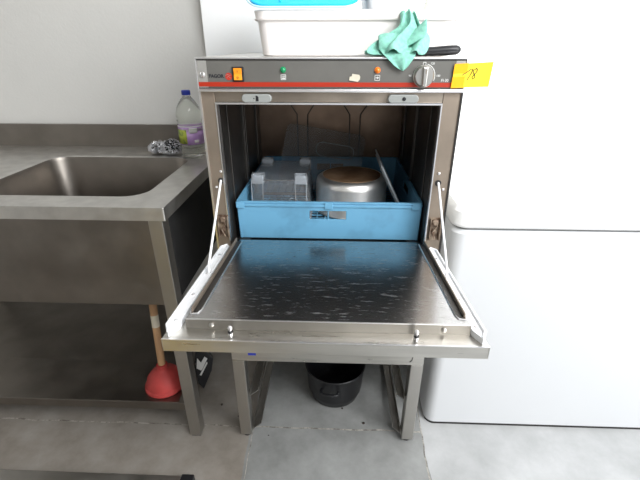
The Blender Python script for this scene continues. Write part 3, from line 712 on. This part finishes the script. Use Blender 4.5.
# yellow note taped to the panel's right end, sticking out past the side
nt = empty('paper_note', (0.312, -0.008, 1.162), 'yellow paper note with a handwritten number taped to the right end of the control panel', 'note')
def npt(u, v, h):  # u along, v up; bends slightly forward
    return (0.2705 + u * 0.0800 + v * 0.0025, -0.0055 - 0.009 * max(0, u - 0.3) ** 1.5 - h, 1.1640 + v * 0.0485 + u * (0.003 + 0.002 * v))
m = MB(); m.panel([k / 10 for k in range(11)], [0, 0.5, 1], set(), npt, 0.0005); m.build('paper', M['note'], nt)
m = MB(); m.panel([-0.01, 0.1, 0.2, 0.33], [-0.01, 0.47], set(), lambda u, v, h: npt(u, v, h + 0.0006), 0.0003); m.panel([-0.01, 0.1, 0.2, 0.36], [0.60, 1.01], set(), lambda u, v, h: npt(u, v, h + 0.0006), 0.0003)
m.build('tape', M['tape'], nt)
def stroke(pts): return [Vector(npt(a, b, 0.0009)) for a, b in pts]
m = MB()
m.tube(stroke([(0.24, 0.52), (0.34, 0.62), (0.44, 0.74), (0.50, 0.77), (0.48, 0.60), (0.43, 0.42), (0.40, 0.32)]), 0.0008, 6)
m.tube(stroke([(0.60, 0.78), (0.52, 0.70), (0.53, 0.60), (0.58, 0.50), (0.59, 0.40), (0.545, 0.34), (0.515, 0.42), (0.57, 0.54), (0.615, 0.64), (0.62, 0.74), (0.58, 0.79)]), 0.0008, 6)
m.build('handwriting', M['ink'], nt)

# ------------------------------------------------------------ sink unit on the left
sk = empty('sink_unit', (-0.95, 0.31, 0), 'stainless steel catering sink on square legs left of the dishwasher', 'sink')
WX, WZ = -0.418, 0.878
bx0, bx1, by0, by1 = -1.02, -0.515, 0.062, 0.480
m = MB()
# worktop with a rounded cut-out leading down into the basin
outer = rrect(-1.60, WX, -0.032, 0.640, 0.004, 6); inner = rrect(bx0, bx1, by0, by1, 0.06, 6)
lip = rrect(bx0 - 0.012, bx1 + 0.012, by0 - 0.012, by1 + 0.012, 0.07, 6)
m.loft([[(a, b, WZ - 0.036) for a, b in outer], [(a, b, WZ) for a, b in outer], [(a, b, WZ - 0.001) for a, b in lip], [(a, b, WZ - 0.003) for a, b in rrect(bx0 - 0.004, bx1 + 0.004, by0 - 0.004, by1 + 0.004, 0.064, 6)]], cap0=False, cap1=False)
m.build('worktop', M['sink_edge'], sk, bevel=0.001)
m = MB()
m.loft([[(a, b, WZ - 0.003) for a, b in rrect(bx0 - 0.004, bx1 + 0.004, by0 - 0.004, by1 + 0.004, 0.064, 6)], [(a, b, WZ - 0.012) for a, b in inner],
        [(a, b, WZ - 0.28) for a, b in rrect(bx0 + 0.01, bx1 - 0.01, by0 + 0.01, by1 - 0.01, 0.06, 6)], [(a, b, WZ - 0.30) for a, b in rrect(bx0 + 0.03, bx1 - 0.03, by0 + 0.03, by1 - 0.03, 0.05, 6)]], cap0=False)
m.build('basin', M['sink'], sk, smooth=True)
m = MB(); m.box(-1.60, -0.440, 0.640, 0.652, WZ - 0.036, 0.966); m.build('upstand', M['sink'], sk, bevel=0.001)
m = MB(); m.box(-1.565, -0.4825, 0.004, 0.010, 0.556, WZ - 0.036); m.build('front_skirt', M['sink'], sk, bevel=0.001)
m = MB(); m.box(-0.458, -0.450, 0.040, 0.60, 0.552, WZ - 0.037); m.build('side_skirt', M['side_shade'], sk, bevel=0.001)
for x0 in (-1.60, -0.4810):
    for y0 in (-0.001, 0.585):
        lg_ = MB().box(x0, x0 + 0.040, y0, y0 + 0.040, 0.006, WZ - 0.037).build('leg', M['leg_steel'], sk, bevel=0.002)
        MB().box(x0 + 0.004, x0 + 0.036, y0 + 0.004, y0 + 0.036, 0.0, 0.0058).build('foot', M['black'], lg_)
m = MB(); m.box(-1.56, -0.500, 0.0, 0.190, 0.160, 0.163); m.box(-1.56, -0.530, 0.190, 0.62, 0.160, 0.163); m.box(-1.56, -0.4815, 0.0, 0.003, 0.128, 0.160); m.build('lower_shelf', M['sink'], sk, bevel=0.001)

# bottle on the worktop corner
bt = empty('plastic_bottle', (-0.5080, 0.500, WZ), 'clear plastic bottle with a navy cap and purple label standing on the sink corner', 'bottle')
bc = (-0.5080, 0.500, WZ + 0.0005) 
pr_ = [(0, 0.002), (0.030, 0.0), (0.036, 0.003), (0.038, 0.010), (0.0365, 0.018), (0.039, 0.026), (0.0365, 0.033), (0.039, 0.041), (0.0385, 0.048), (0.0375, 0.05), (0.0375, 0.098), (0.0385, 0.102), (0.040, 0.110), (0.0365, 0.117), (0.040, 0.124), (0.0365, 0.131),
       (0.040, 0.138), (0.0365, 0.145), (0.040, 0.153), (0.0385, 0.168), (0.034, 0.186), (0.026, 0.204), (0.017, 0.218), (0.0125, 0.225), (0.0125, 0.236)]
MB().lathe([(r * 1.12 if h < 0.19 else r * (1.12 - 0.12 * (h - 0.19) / 0.046), h * 0.945) for r, h in pr_], bc, 40).build('bottle_body', M['pet'], bt, smooth=True, angle=70)
MB().lathe([(0.015, 0.2150), (0.0155, 0.2165), (0.0150, 0.229), (0.013, 0.231), (0, 0.231)], bc, 24).build('cap', M['navy'], bt, smooth=True)
def band(a0, a1, z0, z1, r, mt, name, par):
    m = MB(); n = 16
    for k in range(n):
        q0 = math.radians(a0 + (a1 - a0) * k / n); q1 = math.radians(a0 + (a1 - a0) * (k + 1) / n)
        f = lambda q, z: m.bm.verts.new((bc[0] + r * math.cos(q), bc[1] + r * math.sin(q), bc[2] + z))
        m.face([f(q0, z0), f(q1, z0), f(q1, z1), f(q0, z1)])
    return m.build(name, mt, par, smooth=True, solid=0.0004)
lb = band(0, 360, 0.049, 0.112, 0.0432, M['purple'], 'label', bt)
band(-165, -93, 0.052, 0.102, 0.0437, M['lime'], 'green_print', lb); band(-80, -42, 0.090, 0.108, 0.0437, M['white_print'], 'white_patch', lb)
band(-60, -40, 0.056, 0.066, 0.0437, M['white_print'], 'white_patch', lb); band(0, 360, 0.1105, 0.114, 0.0435, M['white_print'], 'label_edge', lb)
# steel wool scourers
rs = random.Random(7)
m = MB()
def curl_ball(cx, cy, cz, rx, ry, rz, n):
    for q in range(n):
        th, ph = rs.uniform(0, 2 * PI), math.acos(rs.uniform(-0.35, 1)); rad = rs.uniform(0.75, 1)
        c = Vector((cx + rx * rad * math.sin(ph) * math.cos(th), cy + ry * rad * math.sin(ph) * math.sin(th), max(cz + rz * rad * math.cos(ph), WZ + 0.006)))
        a = Vector((rs.gauss(0, 1), rs.gauss(0, 1), rs.gauss(0, 1))).normalized(); b = a.cross(Vector((rs.gauss(0, 1), rs.gauss(0, 1), rs.gauss(0, 1)))).normalized(); r = rs.uniform(0.004, 0.007)
        pts = [c + (a * math.cos(t * 0.9) + b * math.sin(t * 0.9)) * r for t in range(6)]
        for p in pts: p.z = max(p.z, WZ + 0.0015)
        m.tube(pts, 0.0009, 4)
curl_ball(-0.645, 0.520, WZ + 0.016, 0.034, 0.030, 0.028, 260)
s1 = m.build('scourer_curls', M['scourer']); core = MB()
bmesh.ops.create_uvsphere(core.bm, u_segments=16, v_segments=10, radius=1, matrix=Matrix.Translation((-0.645, 0.520, WZ + 0.019)) @ Matrix.Diagonal((0.029, 0.025, 0.0185, 1)))
def scourer(dx, curls, core_, label):
    r = empty('steel_scourer', (0, 0, 0), label, 'scourer', None)
    return r
bpy.data.objects.remove(s1)
for cx, cy, rx, rz, n, lab in ((-0.655, 0.535, 0.036, 0.026, 240, 'curly steel wool scourer on the sink edge, the one farther from the bottle'),
                          (-0.598, 0.528, 0.040, 0.036, 300, 'larger curly steel wool scourer heaped right beside the bottle on the sink')):
    r = empty('steel_scourer', (cx, cy, WZ), lab, 'scourer')
    m = MB(); curl_ball(cx, cy, WZ + 0.018, rx, 0.030, rz, n); m.build('metal_curls', M['scourer'], r)
    core = MB(); bmesh.ops.create_uvsphere(core.bm, u_segments=16, v_segments=10, radius=1, matrix=Matrix.Translation((cx, cy, WZ + rz * 0.75 + 0.002)) @ Matrix.Diagonal((rx * 0.8, 0.024, rz * 0.75, 1)))
    core.build('dark_core', M['black'], r, smooth=True)

# plunger on the lower shelf
pc = (-0.572, 0.0785, 0.1640)
pl = empty('plunger', pc, 'red rubber plunger with a pale wooden handle on the shelf below the sink', 'plunger')
MB().lathe([(0.066, 0.0), (0.069, 0.004), (0.068, 0.012), (0.063, 0.016), (0.062, 0.022), (0.056, 0.042), (0.042, 0.060), (0.024, 0.072), (0.019, 0.078), (0.0185, 0.092), (0.013, 0.094), (0, 0.094)], pc, 48).build('rubber_cup', M['rubber_red'], pl, smooth=True)
top = Vector(pc) + Vector((-0.012, 0.060, 0.44)); bas = Vector(pc) + Vector((0, 0, 0.085))
MB().tube([bas, (bas + top) / 2, top], 0.0125, 20).build('handle', M['wood'], pl, smooth=True)
q0 = bas.lerp(top, 0.42); q1 = bas.lerp(top, 0.54)
MB().tube([q0, q1], 0.0129, 20).build('paper_label', M['sticker'], pl, smooth=True)

# black case with a white emblem, standing on the floor between sink and stand
bx = empty('black_case', (-0.45, 0.22, 0), 'thin black plastic case with a white emblem standing on its corner behind the sink leg', 'case')
CM = Matrix.Translation((-0.497, 0.215, 0.0)) @ Matrix.Rotation(math.radians(20), 4, 'Z') @ Matrix.Rotation(math.radians(-12), 4, 'X')
m = MB(); m.prism([(0.0, 0.002), (0.040, 0.075), (0.052, 0.125), (0.028, 0.170), (-0.012, 0.165), (-0.024, 0.110), (-0.018, 0.030)], (0, 0.03), lambda u, v, h: (u, h, v))
cs = m.xf(CM).build('case_shell', M['black'], bx, bevel=0.003)
m = MB(); m.prism([(-0.016, 0.100), (-0.008, 0.142), (0.004, 0.120), (0.020, 0.143), (0.030, 0.132), (0.006, 0.092), (0.0, 0.086)], (-0.0006, 0.0), lambda u, v, h: (u, h, v))
m.prism([(-0.008, 0.068), (-0.002, 0.064), (0.028, 0.112), (0.026, 0.120)], (-0.0006, 0.0), lambda u, v, h: (u, h, v))
m.xf(CM).build('emblem', M['white_print'], cs)

# ------------------------------------------------------------ stock pot under the stand
pc = (0.029, 0.230, 0.0005)
sp = empty('stock_pot', pc, 'black enamel cooking pot on the floor under the stand', 'pot')
MB().lathe([(0.0, 0.0), (0.078, 0.0), (0.092, 0.006), (0.104, 0.04), (0.113, 0.142), (0.1160, 0.147), (0.1140, 0.150), (0.1110, 0.147), (0.1015, 0.04), (0.088, 0.010), (0, 0.006)], pc, 64).build('pot_body', M['enamel'], sp, smooth=True, angle=60)
for a in (-100, 80):
    q = math.radians(a); d = Vector((math.cos(q), math.sin(q), 0)); t = Vector((-d.y, d.x, 0)); c = Vector(pc) + d * 0.107 + Vector((0, 0, 0.104))
    MB().tube([c - t * 0.032 - d * 0.002, c - t * 0.030 + d * 0.014 - Vector((0, 0, 0.002)), c - t * 0.018 + d * 0.019 - Vector((0, 0, 0.003)), c + t * 0.018 + d * 0.019 - Vector((0, 0, 0.003)), c + t * 0.030 + d * 0.014 - Vector((0, 0, 0.002)), c + t * 0.032 - d * 0.002], 0.005, 12).build('pot_handle', M['enamel'], sp, smooth=True)

# ------------------------------------------------------------ chest freezer on the right
fz = empty('chest_freezer', (0.85, 0.35, 0), 'white chest freezer with a grey lid seal standing to the right of the dishwasher', 'freezer')
def fl_(x0, y0, x1, y1, r, z): return [(a, b, z) for a, b in rrect(x0, x1, y0, y1, r, 8)]
MB().loft([fl_(0.362, 0.086, 1.338, 0.602, 0.03, 0.0), fl_(0.362, 0.086, 1.338, 0.602, 0.03, 0.0088)]).build('base', M['dark_gap'], fz, smooth=True)
MB().loft([fl_(0.364, 0.088, 1.346, 0.608, 0.035, 0.009), fl_(0.358, 0.082, 1.352, 0.61, 0.035, 0.014), fl_(0.356, 0.080, 1.352, 0.61, 0.035, 0.766), fl_(0.362, 0.090, 1.348, 0.606, 0.035, 0.7755)]).build('cabinet', M['freezer'], fz, smooth=True)
MB().loft([fl_(0.366, 0.096, 1.344, 0.602, 0.03, 0.776), fl_(0.366, 0.096, 1.344, 0.602, 0.03, 0.7835)]).build('lid_seal', M['grey_rubber'], fz, smooth=True)
MB().loft([fl_(0.356, 0.084, 1.354, 0.61, 0.04, 0.784), fl_(0.353, 0.077, 1.356, 0.612, 0.04, 0.792), fl_(0.353, 0.077, 1.356, 0.612, 0.04, 0.832), fl_(0.362, 0.088, 1.348, 0.604, 0.034, 0.846), fl_(0.40, 0.125, 1.31, 0.567, 0.03, 0.852)]).build('lid', M['freezer_lid'], fz, smooth=True)

# ------------------------------------------------------------ bits on the floor
rl = empty('floor_rail', (-0.75, -0.17, 0), 'grey metal bar with a black end cap lying on the floor at lower left', 'bar')
MB().box(-1.10, -0.452, -0.205, -0.165, 0.001, 0.028).build('bar', M['leg_steel'], rl, bevel=0.002)
MB().box(-0.4518, -0.412, -0.209, -0.161, 0.0, 0.032).build('end_cap', M['black'], rl, bevel=0.003)
for x, y, r, lab in ((-0.405, 0.140, 0.006, 'dark crumb on the floor between the sink leg and the stand leg'), (0.058, 0.140, 0.0045, 'dark crumb on the floor in front of the black pot'),
                     (0.135, 0.075, 0.0065, 'dark crumb on the floor joint right of the black pot'), (-0.205, 0.012, 0.003, 'tiny dark crumb on the floor just inside the left stand leg'), (-0.33, 0.09, 0.003, 'tiny dark crumb on the brown floor left of the left stand leg')):
    m = MB(); bmesh.ops.create_icosphere(m.bm, subdivisions=2, radius=r)
    for v in m.bm.verts: v.co *= 0.8 + 0.35 * noise.noise(v.co * 300 + Vector((x * 50, y * 50, 0)))
    for v in m.bm.verts: v.co.z = v.co.z * 0.5 + r * 0.42; v.co.x += x; v.co.y += y
    zmin = min(v.co.z for v in m.bm.verts)
    for v in m.bm.verts: v.co.z -= zmin
    tag(m.build('crumb', M['stone']), lab, 'crumb')

# unseen yellow bucket, added out of view to tint reflections in the brushed steel
M['yellow'] = mat('yellow_plastic', (0.80, 0.60, 0.03), 0.45)
bc2 = (-0.66, -1.08, 0.0)
bu = empty('tint_bucket', bc2, 'unseen yellow bucket added in front of the sink to tint the steel', 'bucket')
MB().lathe([(0, 0.0), (0.155, 0.0), (0.165, 0.01), (0.205, 0.30), (0.216, 0.302), (0.218, 0.316), (0.200, 0.316), (0.158, 0.018), (0, 0.014)], bc2, 48).build('bucket_body', M['yellow'], bu, smooth=True, angle=50)
MB().tube([(bc2[0] + 0.218 * math.cos(a), bc2[1] - 0.11 * math.sin(a), 0.29 + 0.16 * math.sin(a)) for a in [PI * k / 16 for k in range(17)]], 0.004, 10).build('carry_handle', M['leg_steel'], bu, smooth=True)
